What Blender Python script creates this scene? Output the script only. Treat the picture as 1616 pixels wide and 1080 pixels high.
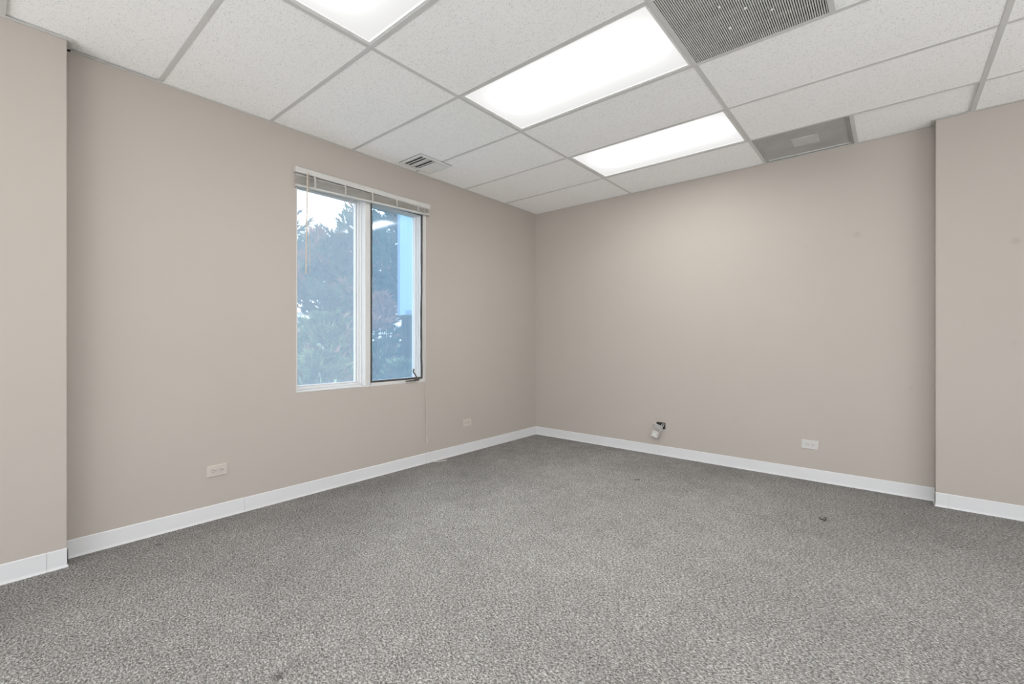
import bpy, bmesh, math, random
from mathutils import Vector, Matrix

random.seed(7)
SC = bpy.context.scene
COL = SC.collection
for o in list(bpy.data.objects):
    bpy.data.objects.remove(o)

# ------------------------------------------------------------------ camera
cam_d = bpy.data.cameras.new('camera')
cam_d.sensor_width = 36.0
cam_d.lens = 713.10 / 1616.0 * 36.0
cam_d.shift_y = -3.97 / 1616.0
cam_d.clip_start = 0.02
cam_d.clip_end = 400
cam = bpy.data.objects.new('camera', cam_d)
cam.location = (3.25416, -4.31696, 1.13122)
cam.rotation_euler = (math.pi / 2, 0, 0.69916)
COL.objects.link(cam)
SC.camera = cam

# ------------------------------------------------------------------ sky
w = bpy.data.worlds.new('overcast_sky')
SC.world = w
w.use_nodes = True
wn = w.node_tree
bg = wn.nodes['Background']
tc = wn.nodes.new('ShaderNodeTexCoord')
sep = wn.nodes.new('ShaderNodeSeparateXYZ')
ramp = wn.nodes.new('ShaderNodeValToRGB')
ramp.color_ramp.elements[0].position = 0.0
ramp.color_ramp.elements[0].color = (1.0, 1.0, 1.0, 1)
ramp.color_ramp.elements[1].position = 0.6
ramp.color_ramp.elements[1].color = (0.80, 0.88, 1.0, 1)
wn.links.new(tc.outputs['Generated'], sep.inputs[0])
wn.links.new(sep.outputs['Z'], ramp.inputs[0])
wn.links.new(ramp.outputs[0], bg.inputs['Color'])
bg.inputs['Strength'].default_value = 3.6

# fill light added outside an invented opening in the unseen wall behind the camera
fill = bpy.data.lights.new('fill_rear', 'AREA')
fill.shape = 'RECTANGLE'
fill.size = 5.2
fill.size_y = 2.2
fill.energy = 88
fill.color = (0.96, 0.98, 1.0)
fill_o = bpy.data.objects.new('fill_rear', fill)
fill_o.location = (3.15, -7.25, 1.35)
fill_o.rotation_euler = (math.radians(102), 0, 0)   # emits towards +y, a little upwards
COL.objects.link(fill_o)

# second added fill light, outside an invented opening in the right-hand wall
fill2 = bpy.data.lights.new('fill_side', 'AREA')
fill2.shape = 'RECTANGLE'
fill2.size = 4.2
fill2.size_y = 2.0
fill2.energy = 44
fill2.color = (0.96, 0.98, 1.0)
fill2_o = bpy.data.objects.new('fill_side', fill2)
fill2_o.location = (6.62, -3.5, 1.40)
fill2_o.rotation_euler = (math.radians(102), 0, math.radians(90))   # emits towards -x
COL.objects.link(fill2_o)

LAMP_CORE = 31.0      # glow of the tubes behind the diffusers
LAMP_EDGE = 0.84      # glow of the diffuser's margin

SC.view_settings.view_transform = 'Standard'
SC.view_settings.look = 'None'
SC.view_settings.exposure = 0.0
SC.view_settings.gamma = 1.0
SC.view_settings.use_curve_mapping = False
SC.cycles.use_denoising = True
SC.cycles.max_bounces = 10
SC.cycles.diffuse_bounces = 8
SC.cycles.transparent_max_bounces = 16
SC.cycles.sample_clamp_indirect = 8

# ------------------------------------------------------------------ materials
def srgb(r, g, b):
    def f(c):
        c /= 255.0
        return c / 12.92 if c <= 0.04045 else ((c + 0.055) / 1.055) ** 2.4
    return (f(r), f(g), f(b), 1.0)


def mat(name, col, rough=0.6, metal=0.0, spec=0.3, noise=None, bump=None):
    """noise=(scale, amount) tints the colour, bump=(scale, strength, distance)."""
    m = bpy.data.materials.new(name)
    m.use_nodes = True
    nt = m.node_tree
    b = nt.nodes['Principled BSDF']
    b.inputs['Base Color'].default_value = col
    b.inputs['Roughness'].default_value = rough
    b.inputs['Metallic'].default_value = metal
    b.inputs['Specular IOR Level'].default_value = spec
    geo = nt.nodes.new('ShaderNodeNewGeometry')
    if noise:
        n = nt.nodes.new('ShaderNodeTexNoise')
        n.inputs['Scale'].default_value = noise[0]
        n.inputs['Detail'].default_value = 4
        nt.links.new(geo.outputs['Position'], n.inputs['Vector'])
        r = nt.nodes.new('ShaderNodeMapRange')
        r.inputs['From Min'].default_value = 0.3
        r.inputs['From Max'].default_value = 0.7
        r.inputs['To Min'].default_value = 1 - noise[1]
        r.inputs['To Max'].default_value = 1 + noise[1]
        nt.links.new(n.outputs['Fac'], r.inputs['Value'])
        v = nt.nodes.new('ShaderNodeVectorMath')
        v.operation = 'SCALE'
        v.inputs[0].default_value = col[:3]
        nt.links.new(r.outputs[0], v.inputs['Scale'])
        nt.links.new(v.outputs[0], b.inputs['Base Color'])
    if bump:
        n = nt.nodes.new('ShaderNodeTexNoise')
        n.inputs['Scale'].default_value = bump[0]
        n.inputs['Detail'].default_value = 3
        nt.links.new(geo.outputs['Position'], n.inputs['Vector'])
        bp = nt.nodes.new('ShaderNodeBump')
        bp.inputs['Strength'].default_value = bump[1]
        bp.inputs['Distance'].default_value = bump[2]
        nt.links.new(n.outputs['Fac'], bp.inputs['Height'])
        nt.links.new(bp.outputs[0], b.inputs['Normal'])
    return m


def mat_wall():
    m = mat('painted_drywall', (0.375, 0.338, 0.303, 1), 0.75, spec=0.2, noise=(1.3, 0.012), bump=(160, 0.12, 0.002))
    nt = m.node_tree
    b = nt.nodes['Principled BSDF']
    src = b.inputs['Base Color'].links[0].from_socket
    geo = [n for n in nt.nodes if n.type == 'NEW_GEOMETRY'][0]
    last = src
    # a few faint scuffs on the back wall
    for (p, rad, k) in (((3.05, 0, 1.93), .03, .93), ((2.72, 0, 1.88), .022, .96), ((3.85, -.118, 1.75), .03, .9),
                        ((3.84, -.118, 1.11), .022, .95), ((2.2, 0, .42), .03, .97), ((3.36, 0, .78), .02, .96)):
        d = nt.nodes.new('ShaderNodeVectorMath')
        d.operation = 'DISTANCE'
        d.inputs[1].default_value = p
        nt.links.new(geo.outputs['Position'], d.inputs[0])
        r = nt.nodes.new('ShaderNodeMapRange')
        r.interpolation_type = 'SMOOTHSTEP'
        r.inputs['From Min'].default_value = rad * 0.3
        r.inputs['From Max'].default_value = rad
        r.inputs['To Min'].default_value = k
        r.inputs['To Max'].default_value = 1
        nt.links.new(d.outputs['Value'], r.inputs['Value'])
        s = nt.nodes.new('ShaderNodeVectorMath')
        s.operation = 'SCALE'
        nt.links.new(last, s.inputs[0])
        nt.links.new(r.outputs[0], s.inputs['Scale'])
        last = s.outputs[0]
    nt.links.new(last, b.inputs['Base Color'])
    return m


def mat_tile():
    """white mineral-fibre tile with pinholes"""
    m = bpy.data.materials.new('mineral_fibre')
    m.use_nodes = True
    nt = m.node_tree
    b = nt.nodes['Principled BSDF']
    b.inputs['Roughness'].default_value = 0.9
    b.inputs['Specular IOR Level'].default_value = 0.1
    geo = nt.nodes.new('ShaderNodeNewGeometry')
    facs = []
    for scale, hi, ns, cut in ((85, 0.23, 40, 0.45), (180, 0.28, 60, 0.43)):
        vo = nt.nodes.new('ShaderNodeTexVoronoi')
        vo.inputs['Scale'].default_value = scale
        nt.links.new(geo.outputs['Position'], vo.inputs['Vector'])
        r = nt.nodes.new('ShaderNodeMapRange')
        r.inputs['From Min'].default_value = hi * 0.5
        r.inputs['From Max'].default_value = hi
        r.inputs['To Min'].default_value = 1
        r.inputs['To Max'].default_value = 0
        nt.links.new(vo.outputs['Distance'], r.inputs['Value'])
        n = nt.nodes.new('ShaderNodeTexNoise')
        n.inputs['Scale'].default_value = ns
        nt.links.new(geo.outputs['Position'], n.inputs['Vector'])
        g = nt.nodes.new('ShaderNodeMapRange')
        g.inputs['From Min'].default_value = cut - .05
        g.inputs['From Max'].default_value = cut + .12
        nt.links.new(n.outputs['Fac'], g.inputs['Value'])
        mu = nt.nodes.new('ShaderNodeMath')
        mu.operation = 'MULTIPLY'
        nt.links.new(r.outputs[0], mu.inputs[0])
        nt.links.new(g.outputs[0], mu.inputs[1])
        facs.append(mu)
    mx = nt.nodes.new('ShaderNodeMath')
    mx.operation = 'MAXIMUM'
    nt.links.new(facs[0].outputs[0], mx.inputs[0])
    nt.links.new(facs[1].outputs[0], mx.inputs[1])
    mix = nt.nodes.new('ShaderNodeMix')
    mix.data_type = 'RGBA'
    mix.inputs['A'].default_value = (0.93, 0.93, 0.92, 1)
    mix.inputs['B'].default_value = (0.40, 0.40, 0.39, 1)
    nt.links.new(mx.outputs[0], mix.inputs['Factor'])
    nt.links.new(mix.outputs['Result'], b.inputs['Base Color'])
    return m


def mat_carpet():
    m = bpy.data.materials.new('loop_pile_carpet')
    m.use_nodes = True
    nt = m.node_tree
    b = nt.nodes['Principled BSDF']
    b.inputs['Roughness'].default_value = 0.95
    b.inputs['Specular IOR Level'].default_value = 0.05
    geo = nt.nodes.new('ShaderNodeNewGeometry')

    def noise(scale, detail, rough=.6, stretch=None, dist=0):
        n = nt.nodes.new('ShaderNodeTexNoise')
        n.inputs['Scale'].default_value = scale
        n.inputs['Detail'].default_value = detail
        n.inputs['Roughness'].default_value = rough
        n.inputs['Distortion'].default_value = dist
        if stretch:
            mp = nt.nodes.new('ShaderNodeMapping')
            mp.inputs['Rotation'].default_value = (0, 0, stretch[0])
            mp.inputs['Scale'].default_value = (1, stretch[1], 1)
            nt.links.new(geo.outputs['Position'], mp.inputs['Vector'])
            nt.links.new(mp.outputs[0], n.inputs['Vector'])
        else:
            nt.links.new(geo.outputs['Position'], n.inputs['Vector'])
        return n
    a = noise(105, 5, .75, (0.6, 1.5), .6)
    r = nt.nodes.new('ShaderNodeValToRGB')
    e = r.color_ramp.elements
    e[0].position = 0.38
    e[0].color = (0.075, 0.070, 0.062, 1)
    e[1].position = 0.64
    e[1].color = (0.56, 0.545, 0.51, 1)
    q = r.color_ramp.elements.new(0.5)
    q.color = (0.228, 0.220, 0.208, 1)
    nt.links.new(a.outputs['Fac'], r.inputs[0])
    # traffic wear and soiling in broad patches
    c = noise(1.1, 3, .5)
    mr = nt.nodes.new('ShaderNodeMapRange')
    mr.inputs['From Min'].default_value = .35
    mr.inputs['From Max'].default_value = .65
    mr.inputs['To Min'].default_value = .93
    mr.inputs['To Max'].default_value = 1.07
    nt.links.new(c.outputs['Fac'], mr.inputs['Value'])
    c2 = noise(9, 3, .5)
    mr2 = nt.nodes.new('ShaderNodeMapRange')
    mr2.inputs['From Min'].default_value = .3
    mr2.inputs['From Max'].default_value = .7
    mr2.inputs['To Min'].default_value = .93
    mr2.inputs['To Max'].default_value = 1.07
    nt.links.new(c2.outputs['Fac'], mr2.inputs['Value'])
    mu = nt.nodes.new('ShaderNodeMath')
    mu.operation = 'MULTIPLY'
    nt.links.new(mr.outputs[0], mu.inputs[0])
    nt.links.new(mr2.outputs[0], mu.inputs[1])
    last = mu.outputs[0]
    # the carpet is paler in the middle of the room, darker along the walls
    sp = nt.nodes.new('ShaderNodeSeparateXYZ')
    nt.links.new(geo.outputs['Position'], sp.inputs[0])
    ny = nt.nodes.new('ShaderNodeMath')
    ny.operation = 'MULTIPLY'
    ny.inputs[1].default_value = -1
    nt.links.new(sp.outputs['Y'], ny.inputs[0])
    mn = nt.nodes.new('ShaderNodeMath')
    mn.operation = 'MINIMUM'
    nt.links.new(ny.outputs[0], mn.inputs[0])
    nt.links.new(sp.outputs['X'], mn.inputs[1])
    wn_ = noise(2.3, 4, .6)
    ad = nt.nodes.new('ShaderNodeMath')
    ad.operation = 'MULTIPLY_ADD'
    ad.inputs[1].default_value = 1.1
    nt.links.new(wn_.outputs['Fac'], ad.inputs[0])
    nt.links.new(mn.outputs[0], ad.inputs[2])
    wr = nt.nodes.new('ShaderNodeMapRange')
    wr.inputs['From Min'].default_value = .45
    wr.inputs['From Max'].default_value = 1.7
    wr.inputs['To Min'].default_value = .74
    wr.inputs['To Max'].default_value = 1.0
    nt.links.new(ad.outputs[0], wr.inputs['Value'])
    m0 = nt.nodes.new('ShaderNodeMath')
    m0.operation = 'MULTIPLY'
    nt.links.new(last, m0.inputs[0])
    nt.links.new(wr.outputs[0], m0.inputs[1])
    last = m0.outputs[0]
    # small dark stains trodden into the pile
    for (p, rad, k) in (((.16, -3.665, 0), .03, .55), ((1.68, -3.66, 0), .03, .45), ((2.05, -.68, 0), .06, .85),
                        ((1.66, -3.60, 0), .06, .8)):
        d = nt.nodes.new('ShaderNodeVectorMath')
        d.operation = 'DISTANCE'
        d.inputs[1].default_value = p
        nt.links.new(geo.outputs['Position'], d.inputs[0])
        rr = nt.nodes.new('ShaderNodeMapRange')
        rr.interpolation_type = 'SMOOTHSTEP'
        rr.inputs['From Min'].default_value = 0
        rr.inputs['From Max'].default_value = rad
        rr.inputs['To Min'].default_value = k
        rr.inputs['To Max'].default_value = 1
        nt.links.new(d.outputs['Value'], rr.inputs['Value'])
        m2 = nt.nodes.new('ShaderNodeMath')
        m2.operation = 'MULTIPLY'
        nt.links.new(last, m2.inputs[0])
        nt.links.new(rr.outputs[0], m2.inputs[1])
        last = m2.outputs[0]
    s = nt.nodes.new('ShaderNodeVectorMath')
    s.operation = 'SCALE'
    nt.links.new(r.outputs[0], s.inputs[0])
    nt.links.new(last, s.inputs['Scale'])
    nt.links.new(s.outputs[0], b.inputs['Base Color'])
    bm_ = nt.nodes.new('ShaderNodeBump')
    bm_.inputs['Strength'].default_value = 0.5
    bm_.inputs['Distance'].default_value = 0.006
    nt.links.new(a.outputs['Fac'], bm_.inputs['Height'])
    nt.links.new(bm_.outputs[0], b.inputs['Normal'])
    return m


def mat_diffuser():
    """opal lamp diffuser: the tubes glow through its middle, its margin is dimmer (object space x -.6..6, y -.3..3)"""
    m = bpy.data.materials.new('lamp_diffuser')
    m.use_nodes = True
    nt = m.node_tree
    nt.nodes.clear()
    out = nt.nodes.new('ShaderNodeOutputMaterial')
    em = nt.nodes.new('ShaderNodeEmission')
    em.inputs['Color'].default_value = (1.0, 0.995, 0.985, 1)
    t = nt.nodes.new('ShaderNodeTexCoord')
    se = nt.nodes.new('ShaderNodeSeparateXYZ')
    nt.links.new(t.outputs['Object'], se.inputs[0])
    def math_(op, a, b_=None, c=None):
        n = nt.nodes.new('ShaderNodeMath')
        n.operation = op
        for k, q in enumerate((a, b_, c)):
            if q is None:
                continue
            if isinstance(q, (int, float)):
                n.inputs[k].default_value = q
            else:
                nt.links.new(q, n.inputs[k])
        return n.outputs[0]
    vals = []
    # glow painted off-centre towards the camera, as tubes above the lens would look
    for ax, lo, hi, sh in (('X', .38, .70, .03), ('Y', .03, .36, -.045)):
        d = math_('ABSOLUTE', math_('SUBTRACT', se.outputs[ax], sh))
        r = nt.nodes.new('ShaderNodeMapRange')
        r.interpolation_type = 'SMOOTHSTEP'
        r.inputs['From Min'].default_value = lo
        r.inputs['From Max'].default_value = hi
        r.inputs['To Min'].default_value = 1
        r.inputs['To Max'].default_value = 0
        nt.links.new(d, r.inputs['Value'])
        vals.append(r.outputs[0])
    sp = math_('MULTIPLY', vals[0], vals[1])
    core = math_('MULTIPLY', math_('POWER', sp, 8.0), LAMP_CORE)
    soft = math_('MULTIPLY_ADD', sp, .30, LAMP_EDGE)
    # thin bright line along the lens edge, painted in as extra glow
    ex = math_('GREATER_THAN', math_('ABSOLUTE', se.outputs['X']), .577)
    ey = math_('GREATER_THAN', math_('ABSOLUTE', se.outputs['Y']), .274)
    edge = math_('MULTIPLY', math_('MAXIMUM', ex, ey), .16)

    class R:
        pass
    ma = R()
    ma.outputs = [math_('ADD', math_('ADD', core, soft), edge)]
    nt.links.new(ma.outputs[0], em.inputs['Strength'])
    nt.links.new(em.outputs[0], out.inputs[0])
    return m


def mat_glass(name, tint, veil, veilcol):
    """thin pane: mostly clear with a tinted translucent layer mixed in"""
    m = bpy.data.materials.new(name)
    m.use_nodes = True
    nt = m.node_tree
    nt.nodes.clear()
    out = nt.nodes.new('ShaderNodeOutputMaterial')
    tr = nt.nodes.new('ShaderNodeBsdfTransparent')
    tr.inputs['Color'].default_value = tint
    tl = nt.nodes.new('ShaderNodeBsdfTranslucent')
    tl.inputs['Color'].default_value = veilcol
    gl = nt.nodes.new('ShaderNodeBsdfGlossy')
    gl.inputs['Roughness'].default_value = 0.03
    m1 = nt.nodes.new('ShaderNodeMixShader')
    m1.inputs[0].default_value = veil  # share of the translucent layer in the pane
    nt.links.new(tr.outputs[0], m1.inputs[1])
    nt.links.new(tl.outputs[0], m1.inputs[2])
    m2 = nt.nodes.new('ShaderNodeMixShader')
    m2.inputs[0].default_value = 0.03
    nt.links.new(m1.outputs[0], m2.inputs[1])
    nt.links.new(gl.outputs[0], m2.inputs[2])
    nt.links.new(m2.outputs[0], out.inputs[0])
    return m


M = {}
M['wall'] = mat_wall()
M['tile'] = mat_tile()
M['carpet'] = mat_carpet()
M['diffuser'] = mat_diffuser()
M['tee'] = mat('painted_tee', (0.60, 0.60, 0.585, 1), 0.45, noise=(6, .03))
M['angle'] = mat('wall_angle_metal', (0.62, 0.62, 0.60, 1), 0.5, noise=(6, .03))
M['void'] = mat('dark_plenum', (0.03, 0.03, 0.03, 1), 0.9)
M['base'] = mat('white_vinyl', (0.55, 0.55, 0.55, 1), 0.45, noise=(3, .02))
M['white'] = mat('white_painted_frame', (0.50, 0.495, 0.48, 1), 0.4, noise=(9, .02))
M['lampframe'] = mat('lamp_frame_enamel', (0.78, 0.78, 0.76, 1), 0.4, noise=(8, .02))
M['gasket'] = mat('black_weatherstrip', (0.055, 0.055, 0.05, 1), 0.7, noise=(40, .3))
M['bronze'] = mat('bronze_crank', (0.09, 0.07, 0.055, 1), 0.45, metal=0.3, noise=(60, .2))
M['blind'] = mat('blind_enamel', (0.47, 0.46, 0.44, 1), 0.45, noise=(12, .03))
M['slat'] = mat('slat_enamel', (0.61, 0.585, 0.54, 1), 0.45, noise=(12, .03))
M['tape'] = mat('ladder_cord', (0.38, 0.365, 0.34, 1), 0.9, noise=(90, .05))
M['wand'] = mat('aged_plastic_wand', (0.46, 0.40, 0.335, 1), 0.35, noise=(12, .06))
M['almond'] = mat('almond_plastic', (0.44, 0.40, 0.36, 1), 0.35, noise=(30, .01))
M['ivory'] = mat('white_plastic', (0.47, 0.46, 0.44, 1), 0.35, noise=(30, .01))
M['slot'] = mat('dark_slot', (0.03, 0.028, 0.025, 1), 0.8)
M['galv'] = mat('galvanised_box', (0.12, 0.11, 0.10, 1), 0.6, metal=0.2, noise=(30, .3))
M['register'] = mat('register_enamel', (0.74, 0.74, 0.72, 1), 0.4, noise=(15, .03))
M['grille'] = mat('grille_enamel', (0.56, 0.56, 0.54, 1), 0.5, noise=(9, .06))
M['perf'] = mat('perforated_face', (0.42, 0.42, 0.405, 1), 0.6, noise=(7, .08))
M['perf_plate'] = mat('plate_behind_perforation', (0.54, 0.54, 0.525, 1), 0.6, noise=(14, .05))
M['filter'] = mat('grey_duct_liner', (0.10, 0.10, 0.095, 1), 0.9, noise=(18, .15))
M['deflector'] = mat('grey_deflector', (0.66, 0.66, 0.64, 1), 0.7, noise=(20, .1))
M['lint'] = mat('dark_lint', (0.02, 0.018, 0.016, 1), 0.95)
M['cord'] = mat('white_cord', (0.58, 0.57, 0.54, 1), 0.8, noise=(90, .05))
M['teal'] = mat('turquoise_panel', (0.19, 0.34, 0.40, 1), 0.45, noise=(1.5, .04))
M['teal_dark'] = mat('turquoise_trim', (0.10, 0.18, 0.28, 1), 0.45, noise=(1.5, .04))
M['bark'] = mat('pine_bark', (0.055, 0.042, 0.035, 1), 0.95, noise=(14, .3), bump=(20, .6, .02))
M['grass'] = mat('lawn_grass', (0.13, 0.19, 0.10, 1), 0.95, noise=(1.2, .25))
M['asphalt'] = mat('pale_paving', (0.45, 0.45, 0.46, 1), 0.9, noise=(.6, .1))
M['stucco'] = mat('white_stucco', (0.93, 0.93, 0.92, 1), 0.9, noise=(.5, .02))
M['roofedge'] = mat('grey_fascia', (0.30, 0.31, 0.34, 1), 0.7, noise=(.5, .1))
M['darkglass'] = mat('dark_window_glass', (0.10, 0.13, 0.17, 1), 0.15)
M['facade'] = mat('exterior_render', (0.5, 0.48, 0.45, 1), 0.9, noise=(2, .05))
M['glass'] = mat_glass('veiled_glass', (0.97, 0.985, 1.0, 1), 0.17, (0.70, 0.86, 1.0, 1))
M['glass_blue'] = mat_glass('veiled_blue_glass', (0.90, 0.955, 1.0, 1), 0.16, (0.58, 0.80, 1.0, 1))


def mat_needles(name, c1, c2, c3):
    m = bpy.data.materials.new(name)
    m.use_nodes = True
    nt = m.node_tree
    b = nt.nodes['Principled BSDF']
    b.inputs['Roughness'].default_value = 0.8
    b.inputs['Specular IOR Level'].default_value = 0.2
    geo = nt.nodes.new('ShaderNodeNewGeometry')
    n = nt.nodes.new('ShaderNodeTexNoise')
    n.inputs['Scale'].default_value = 1.9
    n.inputs['Detail'].default_value = 2
    nt.links.new(geo.outputs['Position'], n.inputs['Vector'])
    r = nt.nodes.new('ShaderNodeValToRGB')
    r.color_ramp.elements[0].position = .36
    r.color_ramp.elements[0].color = c1
    r.color_ramp.elements[1].position = .66
    r.color_ramp.elements[1].color = c3
    e = r.color_ramp.elements.new(.54)
    e.color = c2
    nt.links.new(n.outputs['Fac'], r.inputs[0])
    nt.links.new(r.outputs[0], b.inputs['Base Color'])
    return m


M['needles'] = mat_needles('pine_needles', (.05, .09, .06, 1), (.10, .15, .085, 1), (.30, .16, .11, 1))
M['russet'] = mat_needles('russet_foliage', (.20, .11, .08, 1), (.36, .19, .13, 1), (.42, .26, .16, 1))
M['shrub'] = mat_needles('shrub_foliage', (.07, .12, .06, 1), (.17, .23, .10, 1), (.30, .17, .12, 1))

# ------------------------------------------------------------------ helpers
def new_bm():
    return bmesh.new()


def box(bm, x0, x1, y0, y1, z0, z1):
    x0, x1 = min(x0, x1), max(x0, x1)
    y0, y1 = min(y0, y1), max(y0, y1)
    z0, z1 = min(z0, z1), max(z0, z1)
    v = [bm.verts.new(p) for p in ((x0, y0, z0), (x1, y0, z0), (x1, y1, z0), (x0, y1, z0),
                                   (x0, y0, z1), (x1, y0, z1), (x1, y1, z1), (x0, y1, z1))]
    for f in ((0, 3, 2, 1), (4, 5, 6, 7), (0, 1, 5, 4), (1, 2, 6, 5), (2, 3, 7, 6), (3, 0, 4, 7)):
        bm.faces.new([v[i] for i in f])
    return v


def prism(bm, prof, a0, a1, axis):
    """extrude a closed 2-D profile along an axis; prof = list of the two other coordinates in order"""
    def P(p, a):
        if axis == 'x':
            return (a, p[0], p[1])
        if axis == 'y':
            return (p[0], a, p[1])
        return (p[0], p[1], a)
    A = [bm.verts.new(P(p, a0)) for p in prof]
    B = [bm.verts.new(P(p, a1)) for p in prof]
    n = len(prof)
    bm.faces.new(A[::-1])
    bm.faces.new(B)
    for i in range(n):
        bm.faces.new((A[i], A[(i + 1) % n], B[(i + 1) % n], B[i]))


def tube(bm, pts, rad, seg=8):
    pts = [Vector(p) for p in pts]
    rads = rad if isinstance(rad, (list, tuple)) else [rad] * len(pts)
    rings = []
    for i, p in enumerate(pts):
        d = (pts[min(i + 1, len(pts) - 1)] - pts[max(i - 1, 0)]).normalized()
        up = Vector((0, 0, 1)) if abs(d.z) < .9 else Vector((1, 0, 0))
        s = d.cross(up).normalized()
        t = s.cross(d)
        rings.append([bm.verts.new(p + (s * math.cos(2 * math.pi * k / seg) + t * math.sin(2 * math.pi * k / seg)) * rads[i]) for k in range(seg)])
    for a, b in zip(rings, rings[1:]):
        for k in range(seg):
            bm.faces.new((a[k], a[(k + 1) % seg], b[(k + 1) % seg], b[k]))
    bm.faces.new(rings[0][::-1])
    bm.faces.new(rings[-1])


def disc_cyl(bm, c, r, depth, axis, seg=20, sy=1.0):
    """short cylinder from c along axis by depth"""
    A, B = [], []
    for k in range(seg):
        t = 2 * math.pi * k / seg
        u, v = math.cos(t) * r, math.sin(t) * r * sy
        if axis == 'x':
            A.append(bm.verts.new((c[0], c[1] + u, c[2] + v)))
            B.append(bm.verts.new((c[0] + depth, c[1] + u, c[2] + v)))
        elif axis == 'y':
            A.append(bm.verts.new((c[0] + u, c[1], c[2] + v)))
            B.append(bm.verts.new((c[0] + u, c[1] + depth, c[2] + v)))
        else:
            A.append(bm.verts.new((c[0] + u, c[1] + v, c[2])))
            B.append(bm.verts.new((c[0] + u, c[1] + v, c[2] + depth)))
    bm.faces.new(A[::-1])
    bm.faces.new(B)
    for k in range(seg):
        bm.faces.new((A[k], A[(k + 1) % seg], B[(k + 1) % seg], B[k]))


def obj(name, bm, m, parent=None, bevel=0, smooth=False, origin=None):
    bmesh.ops.recalc_face_normals(bm, faces=bm.faces[:])
    if origin is not None:
        bmesh.ops.translate(bm, verts=bm.verts[:], vec=-Vector(origin))
    me = bpy.data.meshes.new(name)
    bm.to_mesh(me)
    bm.free()
    if m is not None:
        me.materials.append(m)
    if smooth:
        for p in me.polygons:
            p.use_smooth = True
    o = bpy.data.objects.new(name, me)
    COL.objects.link(o)
    if origin is not None:
        o.location = origin
    if parent is not None:
        o.parent = parent
        o.matrix_parent_inverse = Matrix.Identity(4)
    if bevel:
        bv = o.modifiers.new('bevel', 'BEVEL')
        bv.width = bevel
        bv.segments = 2
        bv.limit_method = 'ANGLE'
    return o


def empty(name, loc=(0, 0, 0)):
    o = bpy.data.objects.new(name, None)
    o.empty_display_size = 0.1
    o.location = loc
    COL.objects.link(o)
    return o


def tag(o, label=None, cat=None, group=None, kind=None):
    if label:
        o['label'] = label
    if cat:
        o['category'] = cat
    if group:
        o['group'] = group
    if kind:
        o['kind'] = kind
    return o


def boxobj(name, b, m, parent=None, bevel=0):
    bm = new_bm()
    box(bm, *b)
    return obj(name, bm, m, parent, bevel)


# ------------------------------------------------------------------ room dimensions
H = 2.6216                    # underside of the ceiling grid
XR, YR = 6.35, -7.0           # far right wall, wall behind the camera
TOP = H + 0.34
WT = 0.16                     # wall thickness
WY0, WY1, WZ0, WZ1 = -2.842, -1.668, 0.747, 2.325    # window opening
PLY0, PLY1, PLX = -4.75, -4.021, 0.112               # pilaster on the left wall
PRX0, PRX1, PRY = 3.481, 4.25, -0.116                # pilaster on the back wall
HX0, HX1, HZ0, HZ1 = 1.481, 1.571, 0.255, 0.322      # cut-out in the back wall

# ------------------------------------------------------------------ floor
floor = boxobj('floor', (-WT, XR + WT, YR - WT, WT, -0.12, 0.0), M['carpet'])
tag(floor, kind='structure')

# ------------------------------------------------------------------ walls
bm = new_bm()
box(bm, -WT, 0, YR, WY0, 0, TOP)
box(bm, -WT, 0, WY1, 0, 0, TOP)
box(bm, -WT, 0, WY0, WY1, 0, WZ0)
box(bm, -WT, 0, WY0, WY1, WZ1, TOP)
wall_left = tag(obj('wall_left', bm, M['wall']), kind='structure')
boxobj('pilaster', (-.02, PLX, PLY0, PLY1, -.01, H - .0005), M['wall'], wall_left, bevel=.003)

bm = new_bm()
box(bm, -WT, HX0, 0, WT, 0, TOP)
box(bm, HX1, XR + WT, 0, WT, 0, TOP)
box(bm, HX0, HX1, 0, WT, 0, HZ0)
box(bm, HX0, HX1, 0, WT, HZ1, TOP)
wall_back = tag(obj('wall_back', bm, M['wall']), kind='structure')
boxobj('pilaster', (PRX0, PRX1, PRY, .02, -.01, H - .0005), M['wall'], wall_back, bevel=.004)

SY0, SY1, SZ0, SZ1 = -5.7, -1.3, 0.35, 2.45  # invented opening, added to let the side fill light in
bm = new_bm()
box(bm, XR, XR + WT, YR, SY0, 0, TOP)
box(bm, XR, XR + WT, SY1, 0, 0, TOP)
box(bm, XR, XR + WT, SY0, SY1, 0, SZ0)
box(bm, XR, XR + WT, SY0, SY1, SZ1, TOP)
tag(obj('wall_right', bm, M['wall']), kind='structure')
bm = new_bm()
for gy in (SY0, SY0 + 1.45, SY0 + 2.9, SY1 - .05):
    box(bm, XR + .04, XR + .1, gy, gy + .05, SZ0, SZ1)
box(bm, XR + .04, XR + .1, SY0, SY1, SZ0, SZ0 + .05)
box(bm, XR + .04, XR + .1, SY0, SY1, SZ1 - .05, SZ1)
tag(obj('added_frame_side', bm, M['white']), kind='structure')
GX0, GX1, GZ0, GZ1 = 0.5, 5.8, 0.2, 2.5  # invented opening, added to let the rear fill light in
bm = new_bm()
box(bm, -WT, GX0, YR - WT, YR, 0, TOP)
box(bm, GX1, XR + WT, YR - WT, YR, 0, TOP)
box(bm, GX0, GX1, YR - WT, YR, 0, GZ0)
box(bm, GX0, GX1, YR - WT, YR, GZ1, TOP)
tag(obj('wall_rear', bm, M['wall']), kind='structure')
bm = new_bm()
for gx in (GX0, GX0 + 1.3, GX0 + 2.6, GX0 + 3.95, GX1 - .05):
    box(bm, gx, gx + .05, YR - .1, YR - .04, GZ0, GZ1)
box(bm, GX0, GX1, YR - .1, YR - .04, GZ0, GZ0 + .05)
box(bm, GX0, GX1, YR - .1, YR - .04, GZ1 - .05, GZ1)
tag(obj('added_frame_rear', bm, M['white']), kind='structure')

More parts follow.
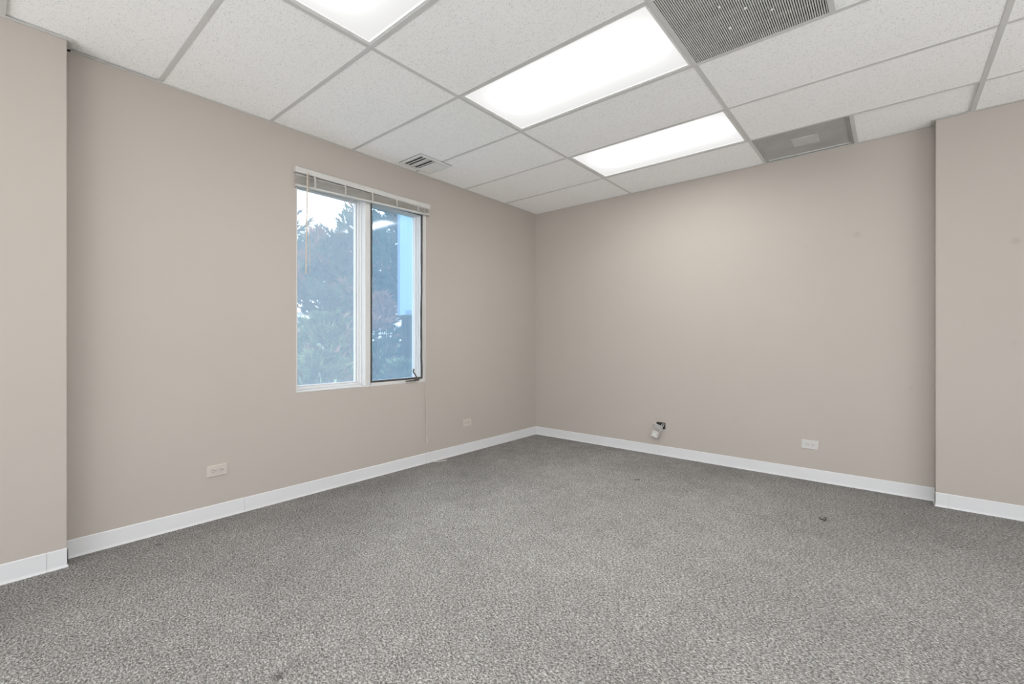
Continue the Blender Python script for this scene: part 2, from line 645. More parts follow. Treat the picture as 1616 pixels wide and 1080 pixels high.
# ------------------------------------------------------------------ baseboards: cove strips butted end to end
def cove(along, a0, a1, face, sign, parent):
    """vinyl strip; along 'x' or 'y'; face = wall plane; sign = direction into the room"""
    t, hb = .0035, .0945
    prof = [(0, 0), (.0065, 0), (.006, .002), (t + .0008, .008), (t, .014), (t, hb - .004), (t - .002, hb), (0, hb)]
    bm = new_bm()
    pr = [(face + sign * p[0], p[1]) for p in prof]
    prism(bm, pr, a0 + .0005, a1 - .0005, along)
    return obj('strip', bm, M['base'], parent)


bl = tag(empty('baseboard_left'), kind='structure')
for a0, a1 in ((PLY1, -3.1796), (-3.1796, -1.663), (-1.663, -1.624), (-1.624, -.003)):
    cove('y', a0, a1, 0, 1, bl)
for a0, a1 in ((PLY0, -4.092), (-4.092, PLY1 + .004)):
    cove('y', a0, a1, PLX, 1, bl)
cove('x', 0, PLX + .004, PLY1, 1, bl)
cove('y', YR, PLY0, 0, 1, bl)
bb = tag(empty('baseboard_back'), kind='structure')
for a0, a1 in ((.003, 2.2612), (2.2612, PRX0)):
    cove('x', a0, a1, 0, -1, bb)
for a0, a1 in ((PRX0 - .004, 3.5446), (3.5446, PRX1)):
    cove('x', a0, a1, PRY, -1, bb)
cove('y', PRY - .004, 0, PRX0, -1, bb)
cove('x', PRX1, XR, 0, -1, bb)
br = tag(empty('baseboard_right'), kind='structure')
cove('y', YR, 0, XR, -1, br)

# ------------------------------------------------------------------ ceiling: tees, wall angle and tiles
ceil = tag(empty('ceiling'), kind='structure')
boxobj('light_block_slab', (-WT, XR + WT, YR - WT, WT, TOP, TOP + .1), M['void'], ceil)  # unseen slab added to block sky light above the tiles
XA = [1.2183 + 1.2192 * k for k in range(0, 5)]
YB = [-0.5795 - .6096 * k for k in range(0, 11)]
xs = [0.0] + XA + [XR]
ys = [0.0] + YB + [YR]
FW = .012                    # half flange


def tee(along, a0, a1, c):
    bm = new_bm()
    if along == 'y':
        box(bm, c - FW, c + FW, a0, a1, H - .0015, H)
        box(bm, c - .003, c + .003, a0, a1, H, H + .036)
    else:
        box(bm, a0, a1, c - FW, c + FW, H - .0012, H + .0003)
        box(bm, a0, a1, c - .003, c + .003, H + .0003, H + .036)
    return obj('grid_tee', bm, M['tee'], ceil)


for x in XA:
    tee('y', YR + .02, -.02, x)
for j, y in enumerate(YB):
    for i in range(len(xs) - 1):
        a0 = xs[i] + (FW if i else .02)
        a1 = xs[i + 1] - (FW if i < len(xs) - 2 else .02)
        if y < PLY1 and y > PLY0 and i == 0:
            a0 = PLX + .02
        tee('x', a0, a1, y)
XH = 2.4375 + .6096          # short tees that split the half cells beside the grilles
tee('y', YB[3] + FW, YB[2] - FW, XH)
tee('y', YB[0] + FW, -.02, XH)


def angle(x0, x1, y0, y1):
    bm = new_bm()
    box(bm, x0, x1, y0, y1, H - .0017, H - .0003)
    return obj('wall_angle', bm, M['angle'], ceil)


AF = .022
angle(0, AF, PLY1, 0)
angle(PLX, PLX + AF, PLY0, PLY1 + AF)
angle(0, PLX, PLY1, PLY1 + AF)
angle(0, AF, YR, PLY0)
angle(AF, PRX0, -AF, 0)
angle(PRX0 - AF, PRX1, PRY - AF, PRY)
angle(PRX0 - AF, PRX0, PRY, -AF)
angle(PRX1, XR, -AF, 0)
angle(XR - AF, XR, YR, -AF)

LAMP_CELLS = {(1, 1), (1, 3), (1, 5)}     # (column, row)
SPLIT = {(2, 3): True, (2, 0): True}


def tile(x0, x1, y0, y1, dz=0.0, tilt=0.0, tip=0.0):
    g = .004
    cx, cy = (x0 + x1) / 2, (y0 + y1) / 2
    bm = new_bm()
    hx, hy = (x1 - x0) / 2 - g, (y1 - y0) / 2 - g
    box(bm, -hx, hx, -hy, hy, 0, .016)
    o = obj('ceiling_tile', bm, M['tile'], ceil)
    o.location = (cx, cy, H + .0006 + dz)
    o.rotation_euler = (tilt, tip, 0)
    return o


for i in range(len(xs) - 1):
    for j in range(len(ys) - 1):
        x0, x1, y1, y0 = xs[i], xs[i + 1], ys[j], ys[j + 1]
        if i == 0:
            x0 = .002
        if j == 0:
            y1 = -.002
        if (i, j) in LAMP_CELLS:
            continue
        if (i, j) in SPLIT:
            # one corner of each half tile has not dropped into its seat
            if j == 0:
                tile(XH, x1, y0, y1, dz=.006, tip=-.004, tilt=-.014)
            else:
                tile(XH, x1, y0, y1, dz=.006, tilt=.012)
            continue
        if i == 0 and j == 6:
            tile(x0, x1, y0, y1, dz=.004, tip=.006)
        else:
            tile(x0, x1, y0, y1, dz=0)

# ------------------------------------------------------------------ recessed fluorescent troffers
def troffer(i, j, label, group='recessed ceiling lights', lip=.0):
    x0, x1, y1, y0 = xs[i] + FW, xs[i + 1] - FW, ys[j] - FW, ys[j + 1] + FW
    cx, cy = (x0 + x1) / 2, (y0 + y1) / 2
    e = tag(empty('ceiling_light', (cx, cy, H)), label, 'ceiling light', group)
    hx, hy = (x1 - x0) / 2 + .004, (y1 - y0) / 2 + .004
    fr = .016
    bm = new_bm()          # housing and the flat door frame round the lens
    box(bm, -hx, hx, -hy, -hy + fr, .0015, .02)
    box(bm, -hx, hx, hy - fr, hy, .0015, .02)
    box(bm, -hx, -hx + fr + .006, -hy + fr, hy - fr, .0015, .02)
    box(bm, hx - fr - .006, hx, -hy + fr, hy - fr, .0015, .02)
    f = obj('frame', bm, M['lampframe'], e)
    bm = new_bm()
    box(bm, -hx + fr, hx - fr, -hy + fr, hy - fr, .006, .010)
    obj('diffuser', bm, M['diffuser'], e)
    bm = new_bm()
    box(bm, -hx, hx, -hy, hy, .10, .105)
    box(bm, -hx, hx, -hy, -hy + .003, .02, .10)
    box(bm, -hx, hx, hy - .003, hy, .02, .10)
    box(bm, -hx, -hx + .003, -hy, hy, .02, .10)
    box(bm, hx - .003, hx, -hy, hy, .02, .10)
    obj('housing', bm, M['lampframe'], e)
    return e


troffer(1, 1, 'smallest-looking bright ceiling light, nearest the back wall beside the plate-centred grille')
troffer(1, 3, 'bright ceiling light in the middle, one tile from the large louvred grille')
troffer(1, 5, 'bright ceiling light at the top edge, cut off by the frame')

# ------------------------------------------------------------------ large louvred grille (2 ft square)
gx0, gx1, gy0, gy1 = 2.4375 + FW, XH - FW, YB[3] + FW, YB[2] - FW
gcx, gcy = (gx0 + gx1) / 2, (gy0 + gy1) / 2
g = tag(empty('ceiling_grille', (gcx, gcy, H)), 'large grey ceiling grille of fine parallel bars beside the middle light', 'grille')
hx, hy = (gx1 - gx0) / 2, (gy1 - gy0) / 2
bm = new_bm()
nb = 64
for k in range(nb):
    x = -hx + (k + .5) * 2 * hx / nb
    box(bm, x - .0024, x + .0024, -hy, hy, .0015, .009)
for k in range(1, 6):
    y = -hy + k * 2 * hy / 6
    box(bm, -hx, hx, y - .001, y + .001, .009, .013)
tag(obj('louvre_bars', bm, M['grille'], g), kind='stuff')
bm = new_bm()
box(bm, -hx, hx, -hy, hy, .05, .055)
obj('duct_liner', bm, M['filter'], g)
# bent deflector plates showing faintly through the bars, and the screw heads on the face
for (dx, dy) in ((-.082, .108), (.096, .108), (-.082, -.062), (.096, -.062)):
    bm = new_bm()
    s = .074
    for (a, b_) in (((-s, -s), (s, -s)), ((s, -s), (s, s)), ((s, s), (-s, s)), ((-s, s), (-s, -s))):
        tube(bm, [(dx + a[0], dy + a[1], .014), (dx + b_[0], dy + b_[1], .014)], .0045, 6)
    obj('deflector', bm, M['deflector'], g)
for (sx, sy) in ((2.661, -2.166), (2.748, -2.083), (2.838, -1.997), (2.660, -1.988), (2.838, -2.166)):
    bm = new_bm()
    disc_cyl(bm, (sx - gcx, sy - gcy, -.001), .0065, .004, 'z', 10)
    obj('screw', bm, M['register'], g)

# ------------------------------------------------------------------ perforated return grille by the back wall
px0, px1, py0, py1 = 2.4375 + FW, XH - FW, YB[0] + FW, -AF
pcx, pcy = (px0 + px1) / 2, (py0 + py1) / 2
g2 = tag(empty('ceiling_grille', (pcx, pcy, H)), 'plain grey perforated grille with a pale centre plate, against the back wall', 'grille')
hx, hy = (px1 - px0) / 2, (py1 - py0) / 2
boxobj('perforated_face', (-hx, hx, -hy, hy, .012, .015), M['perf'], g2)
bm = new_bm()
box(bm, -hx, hx, -hy, -hy + .012, .003, .012)
box(bm, -hx, hx, hy - .012, hy, .003, .012)
box(bm, -hx, -hx + .014, -hy + .012, hy - .012, .003, .012)
box(bm, hx - .014, hx, -hy + .012, hy - .012, .003, .012)
obj('rim', bm, M['perf'], g2)
boxobj('centre_plate', (2.672 - pcx, 2.839 - pcx, -.366 - pcy, -.203 - pcy, .009, .012), M['perf_plate'], g2, bevel=.002)

# ------------------------------------------------------------------ supply air register above the window
vx0, vx1, vy0, vy1 = .078, .365, -2.016, -1.682
vcx, vcy = (vx0 + vx1) / 2, (vy0 + vy1) / 2
v = tag(empty('air_register', (vcx, vcy, H - .0015)), 'white ceiling air register with curved blades above the window', 'vent')
hx, hy = (vx1 - vx0) / 2, (vy1 - vy0) / 2
bm = new_bm()
fr = .030
box(bm, -hx, hx, -hy, -hy + fr, -.006, 0)
box(bm, -hx, hx, hy - fr, hy, -.006, 0)
box(bm, -hx, -hx + fr, -hy + fr, hy - fr, -.006, 0)
box(bm, hx - fr, hx, -hy + fr, hy - fr, -.006, 0)
obj('frame', bm, M['register'], v, bevel=.002)
boxobj('shadow_plate', (-hx - .003, hx + .003, -hy - .003, hy + .003, -.0018, -.0001), M['gasket'], v)  # dark plate stands in for the shadow gap round the frame
bm = new_bm()
box(bm, -hx + fr, hx - fr, -hy + fr, hy - fr, -.0012, -.0002)
obj('throat', bm, M['void'], v)
L = 2 * (hy - fr)
Y0 = -hy + fr
# blades of the near half stand edge-on with open slots between, those of the far half lie almost flat
spans = [(.020, .031, 'thin'), (.054, .104, 'bow'), (.122, .132, 'thin')]
y = .150
while y < L - .006:
    spans.append((y, y + .023, 'flat'))
    y += .0205
for a, b_, kind in spans:
    a, b_ = Y0 + a, min(Y0 + b_, hy - fr + .001)
    bm = new_bm()
    if kind == 'thin':
        prof = [(a, -.0070), (b_, -.0070), (b_, -.0060), (a, -.0060)]
    elif kind == 'bow':
        m_ = (a + b_) / 2
        prof = [(a, -.0042), (a + .012, -.0078), (m_, -.0090), (b_ - .012, -.0078), (b_, -.0042), (b_ - .012, -.0066), (m_, -.0078), (a + .012, -.0066)]
    else:
        prof = [(a, -.0032), (b_, -.0066), (b_, -.0054), (a, -.0020)]
    prism(bm, prof, -hx + fr - .001, hx - fr - (.013 if kind == 'flat' else -.001), 'x')
    if kind == 'flat':
        for q in (.25, .75):
            c_ = a + (b_ - a) * q
            box(bm, hx - fr - .0135, hx - fr + .001, c_ - .003, c_ + .003, -.006, -.004)
    obj('blade', bm, M['grille'] if kind == 'bow' else M['register'], v)

# ------------------------------------------------------------------ window
win = tag(empty('window_1', (0, 0, 0)), kind='structure')
GL = -.135                                   # plane of the fixed pane
bm = new_bm()
# sill: flat board then glazing stop
prism(bm, [(-.004, WZ0), (.001, WZ0 + .004), (.001, WZ0 + .010), (-.05, WZ0 + .014), (-.05, WZ0 + .026),
           (-.105, WZ0 + .030), (-.105, WZ0 + .040), (-.155, WZ0 + .041), (-.155, WZ0)], WY0, -2.29, 'y')
# head
prism(bm, [(-.004, WZ1), (-.004, WZ1 - .05), (-.105, WZ1 - .06), (-.105, WZ1 - .07), (-.155, WZ1 - .07), (-.155, WZ1)], WY0, -2.29, 'y')
# left jamb
box(bm, -.155, -.004, WY0, WY0 + .012, WZ0 + .01, WZ1 - .04)
box(bm, -.155, -.105, WY0 + .012, WY0 + .022, WZ0 + .03, WZ1 - .06)
obj('frame', bm, M['white'], win)
# mullion between the fixed pane and the casement, stepped towards the glass
bm = new_bm()
prism(bm, [(-.155, -2.30), (-.118, -2.30), (-.118, -2.2945), (-.098, -2.2945), (-.096, -2.301), (-.080, -2.301), (-.078, -2.294),
           (-.05, -2.294), (-.048, -2.289), (-.002, -2.289), (.001, -2.286), (.001, -2.272), (-.003, -2.270),
           (-.003, -2.239), (-.012, -2.234), (-.155, -2.234)], WZ0 + .012, WZ1 - .04, 'z')
obj('mullion', bm, M['white'], win)
# fixed frame round the casement
bm = new_bm()
box(bm, -.155, -.003, -1.706, WY1, WZ0, WZ1)
box(bm, -.155, -.003, -2.234, -1.706, WZ0, .778)
box(bm, -.155, -.003, -2.234, -1.706, 2.262, WZ1)
box(bm, -.003, .002, -1.684, WY1, WZ0, WZ1)
box(bm, -.155, .0, -2.289, -2.234, WZ0, WZ0 + .012)
obj('casement_frame', bm, M['white'], win, bevel=.0015)
# black weatherstrip, bulging where it has come loose
bm = new_bm()


def wavy(y, z, ax):
    r = random.Random(int(1000 * (y * 3 + z)))
    return r.uniform(-.0015, .0015)


pts = [(-.0075, -2.2295 + wavy(0, z, 0), z) for z in [.783 + k * .0985 for k in range(16)]]
tube(bm, pts, [.0105 + random.uniform(-.0015, .0015) for _ in pts], 6)
pts = [(-.0075, -1.7105 + wavy(1, z, 0) - (.004 if .95 < z < 1.5 else 0), z) for z in [.783 + k * .0985 for k in range(16)]]
tube(bm, pts, [.0095 + random.uniform(-.0015, .001) for _ in pts], 6)
tube(bm, [(-.0075, y, .785) for y in (-2.2325, -2.05, -1.85, -1.708)], .0095, 6)
tube(bm, [(-.0075, y, 2.257) for y in (-2.2325, -2.05, -1.85, -1.708)], .0055, 6)
obj('weatherstrip', bm, M['gasket'], win)
# casement sash
sash = None
bm = new_bm()
sy0, sy1, sz0, sz1 = -2.232, -1.708, .780, 2.26
box(bm, -.120, -.014, sy0, sy0 + .010, sz0, sz1)
prism(bm, [(-.014, sy1), (-.014, sy1 - .006), (-.05, sy1 - .007), (-.05, sy1 - .011), (-.075, sy1 - .012), (-.075, sy1 - .018), (-.120, sy1 - .019), (-.120, sy1)], sz0, sz1, 'z')
box(bm, -.120, -.014, sy0 + .010, sy1 - .006, sz0, sz0 + .006)
box(bm, -.120, -.014, sy0 + .010, sy1 - .006, sz1 - .010, sz1)
sash = obj('sash', bm, M['white'], win)
boxobj('pane', (-.108, -.104, sy0 + .010, sy1 - .018, sz0 + .006, sz1 - .010), M['glass_blue'], sash)
boxobj('pane', (GL - .002, GL + .002, WY0 + .012, -2.299, WZ0 + .036, WZ1 - .065), M['glass'], win)
# crank
bm = new_bm()
box(bm, -.002, .020, -1.895, -1.775, .762, .772)
box(bm, .006, .030, -1.80, -1.765, .764, .784)
ch = obj('crank_base', bm, M['bronze'], win, bevel=.003)
bm = new_bm()
tube(bm, [(.02, -1.785, .775), (.032, -1.800, .800), (.036, -1.828, .838)], [.008, .0055, .005], 8)
tube(bm, [(.034, -1.830, .835), (.038, -1.838, .850), (.036, -1.832, .872)], [.006, .0075, .007], 8)
obj('crank_handle', bm, M['bronze'], ch)

# ------------------------------------------------------------------ venetian blind pulled up to the head
BY0, BY1 = -2.858, -1.648
bld = tag(empty('window_blind', (.02, (BY0 + BY1) / 2, 2.36)), 'raised off-white venetian blind with its slats stacked above the window', 'blind')
off = bld.location


def part(name, bm, m, parent, bevel=0, smooth=False):
    """part modelled in world coordinates under a placed thing"""
    loc = Vector((0, 0, 0))
    p = parent
    while p is not None:
        loc = loc + Vector(p.location)
        p = p.parent
    bmesh.ops.translate(bm, verts=bm.verts[:], vec=-loc)
    return obj(name, bm, m, parent, bevel, smooth)


bm = new_bm()
prism(bm, [(.003, 2.322), (.003, 2.358), (.034, 2.358), (.036, 2.355), (.036, 2.326), (.034, 2.318), (.026, 2.318), (.026, 2.324), (.006, 2.324)], BY0, BY1, 'y')
hr = part('headrail', bm, M['blind'], bld)


def zlin(y, zl, zr):
    t = (y - BY0) / (BY1 - BY0)
    return zl + (zr - zl) * t


NS = 9
for k in range(NS):
    f = k / (NS - 1)
    zl = 2.238 + f * (2.300 - 2.238)
    zr = 2.272 + f * (2.318 - 2.272)
    lean = .0025 if k % 2 else .0012
    bm = new_bm()
    A = []
    for y, z in ((BY0 + .006, zl), (BY1 - .006, zr)):
        prof = [(.006, z - .001), (.019, z + .0012), (.0325, z - .001 + lean * (.4 if k < NS - 1 else -1.2)), (.0325, z + .0004 + lean * .4), (.019, z + .0026), (.006, z + .0004)]
        A.append([bm.verts.new((p[0], y, p[1])) for p in prof])
    bm.faces.new(A[0][::-1])
    bm.faces.new(A[1])
    for i in range(6):
        bm.faces.new((A[0][i], A[0][(i + 1) % 6], A[1][(i + 1) % 6], A[1][i]))
    part('slat', bm, M['slat'] if k < NS - 1 else M['blind'], bld)
bm = new_bm()
A = []
for y, z in ((BY0 + .004, 2.219), (BY1 - .004, 2.258)):
    A.append([bm.verts.new(p) for p in ((.008, y, z), (.030, y, z), (.0345, y, z + .004), (.0345, y, z + .013), (.030, y, z + .016), (.008, y, z + .016))])
bm.faces.new(A[0][::-1])
bm.faces.new(A[1])
for i in range(6):
    bm.faces.new((A[0][i], A[0][(i + 1) % 6], A[1][(i + 1) % 6], A[1][i]))
part('bottom_rail', bm, M['blind'], bld)
for y in (-2.720, -2.480, -2.243, -2.010, -1.782):
    bm = new_bm()
    za, zb = zlin(y, 2.226, 2.264), 2.320
    pts = []
    for q in range(5):
        z = za + (zb - za) * q / 4
        pts.append(z)
    for q in range(4):
        b0 = .036 + .002 * math.sin(q * 1.7)
        box(bm, b0, b0 + .0012, y - .008, y + .008, pts[q], pts[q + 1])
    part('ladder_tape', bm, M['tape'], bld)
bm = new_bm()
tube(bm, [(.043, -2.776, 2.330), (.043, -2.780, 2.318), (.042, -2.784, 2.0), (.040, -2.789, 1.60)], [.0025, .0045, .0045, .005], 8)
part('tilt_wand', bm, M['wand'], bld)
bm = new_bm()
tube(bm, [(.043, -2.772, 2.322), (.043, -2.765, 2.1), (.041, -2.762, 1.61)], .0016, 6)
part('tilt_cord', bm, M['wand'], bld)
bm = new_bm()
tube(bm, [(.040, -1.722, 2.322), (.042, -1.722, 2.26), (.030, -1.705, 1.7), (.018, -1.692, .9), (.016, -1.672, .24)], .0016, 6)
tube(bm, [(.043, -1.716, 2.322), (.045, -1.716, 2.26), (.032, -1.699, 1.7), (.02, -1.688, .9), (.017, -1.670, .24)], .0016, 6)
lc = part('lift_cord', bm, M['almond'], bld)
bm = new_bm()
tube(bm, [(.0165, -1.671, .245), (.0165, -1.671, .23), (.0165, -1.669, .195)], [.003, .006, .008], 8)
part('tassel', bm, M['almond'], lc)

# ------------------------------------------------------------------ cord scrap on the carpet
bm = new_bm()
tube(bm, [(.014, -1.60, .004), (.03, -1.585, .005), (.052, -1.555, .005), (.068, -1.522, .005), (.076, -1.497, .006), (.0775, -1.493, .007)],
     [.003, .003, .003, .003, .0034, .006], 8)
tag(obj('cord_scrap', bm, M['cord'], None, smooth=True), 'short curled end of white cord on the carpet below the window', 'cord')

# ------------------------------------------------------------------ duplex outlets mounted on their side
def outlet(name, c, facing, m, label, tilt=0.0, parent_loc=None):
    """plate .114 x .070 in local x (width) and z (height), front towards local -y"""
    e = tag(empty(name, c), label, 'outlet', 'wall outlets')
    e.rotation_euler = (0, tilt, 0) if facing == '-y' else (0, 0, math.pi / 2)
    bm = new_bm()
    a, b_ = .057, .035
    prof_o = [(-a, -b_), (a, -b_), (a, b_), (-a, b_)]
    v0 = [bm.verts.new((p[0], 0, p[1])) for p in prof_o]
    v1 = [bm.verts.new((p[0], -.004, p[1])) for p in prof_o]
    v2 = [bm.verts.new((p[0] * .955, -.0068, p[1] * .93)) for p in prof_o]
    bm.faces.new(v0)
    bm.faces.new(v2[::-1])
    for A, B in ((v0, v1), (v1, v2)):
        for i in range(4):
            bm.faces.new((A[i], A[(i + 1) % 4], B[(i + 1) % 4], B[i]))
    obj('cover_plate', bm, m, e)
    for s in (-1, 1):
        bm = new_bm()
        disc_cyl(bm, (s * .0195, -.0066, 0), .0172, -.003, 'y', 20)
        r = obj('receptacle', bm, m, e)
        bm = new_bm()
        x = s * .0195
        box(bm, x - .0075, x + .001, -.0101, -.0094, .0050, .0078)
        box(bm, x - .0065, x + .001, -.0101, -.0094, -.0078, -.0050)
        disc_cyl(bm, (x + .0095, -.0094, 0), .0030, -.0007, 'y', 10)
        obj('slots', bm, M['slot'], r)
    bm = new_bm()
    disc_cyl(bm, (0, -.0066, 0), .003, -.0012, 'y', 10)
    obj('screw', bm, m, e)
    return e


outlet('wall_outlet', (0, -3.334, .3075), '+x', M['almond'], 'almond outlet on the left wall, left of the window and below it')
outlet('wall_outlet', (0, -1.148, .301), '+x', M['almond'], 'small almond outlet on the left wall between window and corner')
outlet('wall_outlet', (2.750, 0, .2875), '-y', M['ivory'], 'white outlet on the back wall near the right pilaster', tilt=.02)

# cut-out with its box, and the jack plate hanging out of it
jb = tag(empty('junction_box', (1.526, .0, .2885)), 'dark open junction box in the back wall cut-out', 'box')
bm = new_bm()
x0, x1, z0, z1 = HX0 + .001, HX1 - .001, HZ0 + .001, HZ1 - .001
box(bm, x0, x1, .060, .062, z0, z1)
box(bm, x0, x0 + .002, .004, .060, z0, z1)
box(bm, x1 - .002, x1, .004, .060, z0, z1)
box(bm, x0, x1, .004, .060, z0, z0 + .002)
box(bm, x0, x1, .004, .060, z1 - .002, z1)
part('shell', bm, M['galv'], jb)
bm = new_bm()
tube(bm, [(1.535, .058, .31), (1.54, .03, .312), (1.535, .0, .300), (1.525, -.018, .282), (1.515, -.03, .262)], .004, 8)
tube(bm, [(1.545, .058, .30), (1.55, .03, .304), (1.55, .0, .292), (1.54, -.018, .262), (1.525, -.035, .235)], .004, 8)
hj = tag(empty('dangling_jack', (1.50, -.03, .25)), 'white jack plate and block dangling from the hole in the back wall', 'outlet')
part('cable', bm, M['perf'], hj)


def tilted(name, c, sx, sy, sz, rot, m, parent, bevel=.002):
    bm = new_bm()
    box(bm, -sx / 2, sx / 2, -sy / 2, sy / 2, -sz / 2, sz / 2)
    o = obj(name, bm, m, parent, bevel)
    q = Vector(c)
    p = parent
    while p is not None:
        q = q - Vector(p.location)
        p = p.parent
    o.location = q
    o.rotation_euler = rot
    return o


pl = tilted('cover_plate', (1.505, -.030, .278), .105, .006, .062, (math.radians(28), math.radians(10), math.radians(-8)), M['ivory'], hj)
for s in (-.018, .014):
    bm = new_bm()
    box(bm, s - .009, s + .009, -.0042, -.0029, -.007, .009)
    obj('jack_opening', bm, M['grille'], pl)
bk = tilted('jack_block', (1.492, -.052, .208), .062, .034, .062, (math.radians(-12), math.radians(12), math.radians(-12)), M['ivory'], hj, .004)
bm = new_bm()
box(bm, -.020, .016, -.0178, -.0168, -.010, .006)
obj('label_plate', bm, M['perf_plate'], bk)
bm = new_bm()
box(bm, -.026, .027, -.012, .016, -.0355, -.0305)  # dark slab on the underside of the block
obj('dark_base', bm, M['galv'], bk)

# ------------------------------------------------------------------ lint on the carpet
def lint(pts, r, label):
    bm = new_bm()
    tube(bm, pts, r, 6)
    return tag(obj('lint', bm, M['lint'], None, smooth=True), label, 'lint')


lint([(1.665, -.885, .004), (1.677, -.902, .005), (1.69, -.895, .005), (1.70, -.882, .006), (1.708, -.888, .004)], .0022, 'dark curved thread of lint on the carpet below the hanging jack')
lint([(2.90, -.875, .005), (2.912, -.90, .005), (2.93, -.91, .005), (2.94, -.90, .006), (2.936, -.87, .007), (2.925, -.862, .004)], .0022, 'dark hooked crumb of lint on the carpet below the back-wall outlet')

# ------------------------------------------------------------------ outside
GZ = -3.2
bm = new_bm()
box(bm, -140, -WT - .3, -60, 120, GZ - .3, GZ)
tag(obj('ground', bm, M['asphalt']), kind='structure')
lw = boxobj('lawn', (-34, -3, -6, 34, GZ, GZ + .05), M['grass'])
tag(lw, 'green lawn stretching under the pines outside', 'lawn', kind='stuff')
bm = new_bm()
prism(bm, [(-62, GZ), (-40, GZ), (-58, .95), (-62, .95)], -10, 70, 'y')
lw2 = obj('lawn', bm, M['grass'])
tag(lw2, 'far grassy bank before the white building', 'lawn', kind='stuff')
# outer facade below and beside the room
bm = new_bm()
box(bm, -WT - .02, -WT, -9, 6, GZ, 0)
box(bm, -WT - .02, -WT, WT, 6, 0, 6)
obj('facade', bm, M['facade'], wall_left)

bd = tag(empty('far_building', (-70, 30, GZ)), 'low white building far behind the pines with a grey roof edge', 'building')
bm = new_bm()
box(bm, -8, 0, -45, 45, 0, 8.4)
obj('wall', bm, M['stucco'], bd)
bm = new_bm()
box(bm, -8.5, .6, -45.5, 45.5, 8.4, 8.75)
obj('roof_edge', bm, M['roofedge'], bd)
bm = new_bm()
box(bm, 0, .25, -45, 45, 5.8, 6.15)
obj('band', bm, M['roofedge'], bd)
for k in range(18):
    y = -42 + k * 5
    boxobj('window', (0, .08, y, y + 2.6, 1.2, 3.1), M['darkglass'], bd)

# turquoise box that projects from the outside wall, right of the window
sg = tag(empty('facade_box', (-2.6, .55, 1.55)), 'turquoise box jutting from the facade outside the right pane', 'panel')
bm = new_bm()
box(bm, -3.376, -2.55, .5, .62, 1.557, 4.6)
part('panel', bm, M['teal'], sg, bevel=.01)
bm = new_bm()
box(bm, -3.45, -3.376, .505, .62, 1.557, 4.6)
part('edge_strip', bm, M['teal_dark'], sg)
bm = new_bm()
box(bm, -3.21, -2.55, .49, .50, 1.565, 1.632)
part('lower_strip', bm, M['teal_dark'], sg)
bm = new_bm()
box(bm, -2.55, -WT - .02, .5, .62, 1.7, 4.6)
part('bracket', bm, M['teal'], sg)


def needle_tuft(bm, c, d, L, n, rnd, wd):
    d = d.normalized()
    up = Vector((0, 0, 1)) if abs(d.z) < .9 else Vector((1, 0, 0))
    s = d.cross(up).normalized()
    t = s.cross(d)
    for k in range(n):
        a = rnd.uniform(0, 2 * math.pi)
        sp = rnd.uniform(.15, 1.0)
        q = (d + (s * math.cos(a) + t * math.sin(a)) * sp).normalized()
        p0 = c + d * rnd.uniform(-.7, .5) * L
        ln = L * rnd.uniform(.7, 1.15)
        side = q.cross(Vector((rnd.uniform(-1, 1), rnd.uniform(-1, 1), rnd.uniform(-1, 1)))).normalized() * wd
        a_, b_, c_ = bm.verts.new(p0 - side), bm.verts.new(p0 + side), bm.verts.new(p0 + q * ln)
        bm.faces.new((a_, b_, c_))


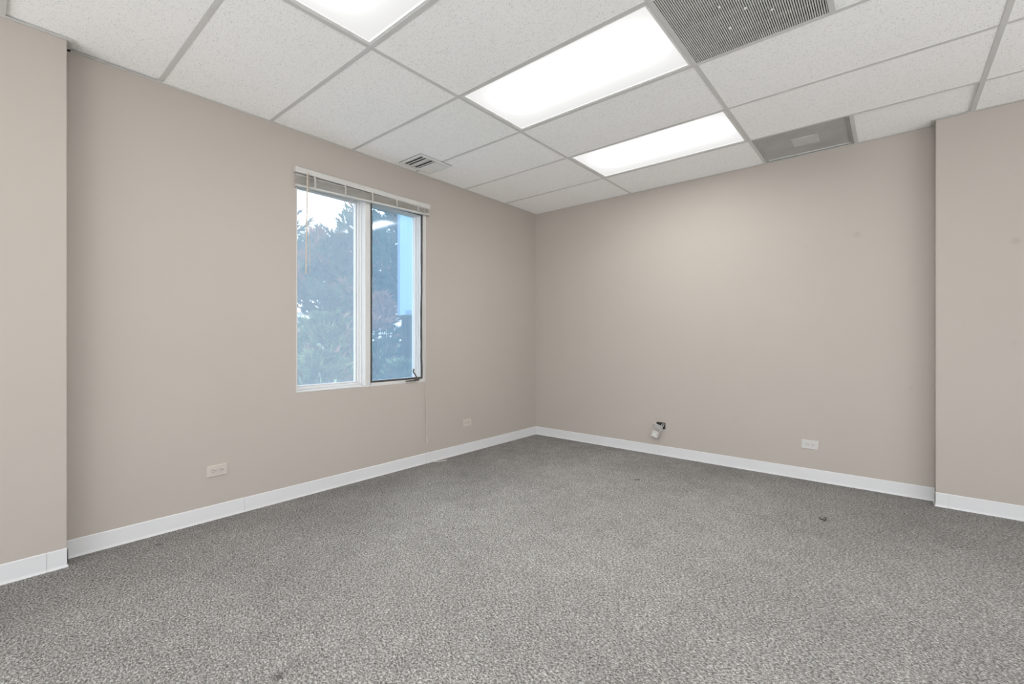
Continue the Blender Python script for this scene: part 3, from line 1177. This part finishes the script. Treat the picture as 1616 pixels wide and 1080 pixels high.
def pine(x, y, top, crown0, radius, seed, label, whorls=11, tuft_n=40, needle=.19, trunk_r=.13, wd=.013, shape=1.6):
    rnd = random.Random(seed)
    e = tag(empty('pine_tree', (x, y, GZ + .05)), label, 'tree', 'pines outside the window')
    h = top - GZ
    bm = new_bm()
    tube(bm, [(0, 0, 0), (.04, .02, h * .35), (-.03, .05, h * .7), (0, 0, h * .97)], [trunk_r * 1.15, trunk_r, trunk_r * .6, .02], 9)
    obj('trunk', bm, M['bark'], e, smooth=True)
    bb_, fb = new_bm(), new_bm()
    c0 = crown0 - GZ
    for k in range(whorls):
        f = k / (whorls - 1)
        z = c0 + (h * .95 - c0) * f
        rr = radius * (1 - .8 * f ** shape) * rnd.uniform(.85, 1.1) + .18
        nb_ = rnd.choice((5, 6, 6, 7)) if f < .85 else 4
        a0 = rnd.uniform(0, 6.28)
        for b in range(nb_):
            a = a0 + b * 2 * math.pi / nb_ + rnd.uniform(-.35, .35)
            ln = rr * rnd.uniform(.75, 1.12)
            rise = ln * rnd.uniform(.1, .4) * (1 - .6 * f) + .1 * f
            P0 = Vector((0, 0, z + rnd.uniform(-.15, .15)))
            P3 = P0 + Vector((math.cos(a) * ln, math.sin(a) * ln, rise))
            P1 = P0.lerp(P3, .45) + Vector((0, 0, -.10 * ln))
            pts = [P0, P1, P0.lerp(P3, .75) + Vector((0, 0, -.08 * ln)), P3]
            tube(bb_, pts, [.035 * (1.2 - f), .022, .014, .007], 5)
            nt_ = max(3, int(ln / .16))
            for q in range(nt_):
                g_ = .28 + .72 * q / max(1, nt_ - 1)
                i = min(2, int(g_ * 3))
                base = pts[i].lerp(pts[i + 1], min(1, g_ * 3 - i))
                for s_ in range(2 if q < nt_ - 1 else 1):
                    off_ = Vector((rnd.uniform(-.2, .2), rnd.uniform(-.2, .2), rnd.uniform(0, .2))) * (1.1 if q < nt_ - 1 else .2)
                    d = Vector((math.cos(a), math.sin(a), rnd.uniform(.5, 1.6))) + off_ * 2
                    tip = base + off_
                    tube(bb_, [base, tip], [.008, .005], 4)
                    needle_tuft(fb, tip, d, needle * rnd.uniform(.8, 1.2), tuft_n, rnd, wd)
    for q in range(4):
        needle_tuft(fb, Vector((rnd.uniform(-.05, .05), rnd.uniform(-.05, .05), h * (.95 + .02 * q))), Vector((rnd.uniform(-.2, .2), rnd.uniform(-.2, .2), 1)), needle, tuft_n, rnd, wd)
    tag(obj('branches', bb_, M['bark'], e), kind='stuff')
    tag(obj('needles', fb, M['needles'], e), kind='stuff')
    return e


pine(-7.95, .05, 4.45, 1.9, 1.5, 11, 'pine at the left edge of the window, its tip above the others', whorls=9)
pine(-7.3, 1.75, 3.95, 1.75, 1.9, 12, 'broad pine in the left pane with a row of tufted tips against the sky', whorls=9, shape=4)
pine(-10.2, 3.9, 3.3, .2, 2.0, 13, 'pine behind the mullion, set back from the others', whorls=10)
pine(-6.2, 2.75, 6.6, 1.7, 2.0, 14, 'tall dense pine filling the right pane with a visible dark trunk', whorls=20, trunk_r=.19)


def shrub(x, y, r, hgt, seed, label, foliage='shrub', lo=0.0, n=800):
    rnd = random.Random(seed)
    e = tag(empty('shrub', (x, y, GZ + .05)), label, 'shrub')
    bm = new_bm()
    for q in range(9):
        a = q * .7
        tube(bm, [(0, 0, 0), (math.cos(a) * r * .4, math.sin(a) * r * .4, hgt * .5), (math.cos(a) * r * .7, math.sin(a) * r * .7, hgt * .9)], [.05, .03, .01], 5)
    tag(obj('stems', bm, M['bark'], e), kind='stuff')
    fb = new_bm()
    for q in range(n):
        a, u_ = rnd.uniform(0, 6.28), rnd.uniform(lo, 1)
        z = hgt * u_
        rr = r * math.sqrt(max(.05, 1 - (u_ * 1.6 - .6) ** 2)) * rnd.uniform(.55, 1.05)
        needle_tuft(fb, Vector((math.cos(a) * rr, math.sin(a) * rr, z)), Vector((math.cos(a), math.sin(a), .9)), .2, 14, rnd, .034)
    tag(obj('leaves', fb, M[foliage], e), kind='stuff')
    return e


shrub(-5.9, .60, 1.5, 4.75, 21, 'bushy green shrub below the pines in the left pane')
shrub(-4.9, 2.6, 1.2, 3.95, 22, 'bushy shrub at the foot of the tall pine in the right pane')
shrub(-6.9, -1.1, 1.3, 4.3, 23, 'bushy shrub at the lower left of the left pane')
shrub(-4.55, -.35, 1.0, 4.0, 24, 'low rounded green shrub nearest the window, lower left of the left pane')
shrub(-4.3, 1.25, .8, 3.75, 25, 'low green shrub behind the mullion, nearest the window')
shrub(-4.75, 1.0, .42, 5.1, 26, 'slender russet-leaved sapling in the right pane, left of the turquoise box', foliage='russet', lo=.895, n=170)
shrub(-6.9, 1.95, .5, 5.45, 27, 'slender russet-leaved sapling in the left pane against the far white building', foliage='russet', lo=.84, n=200)
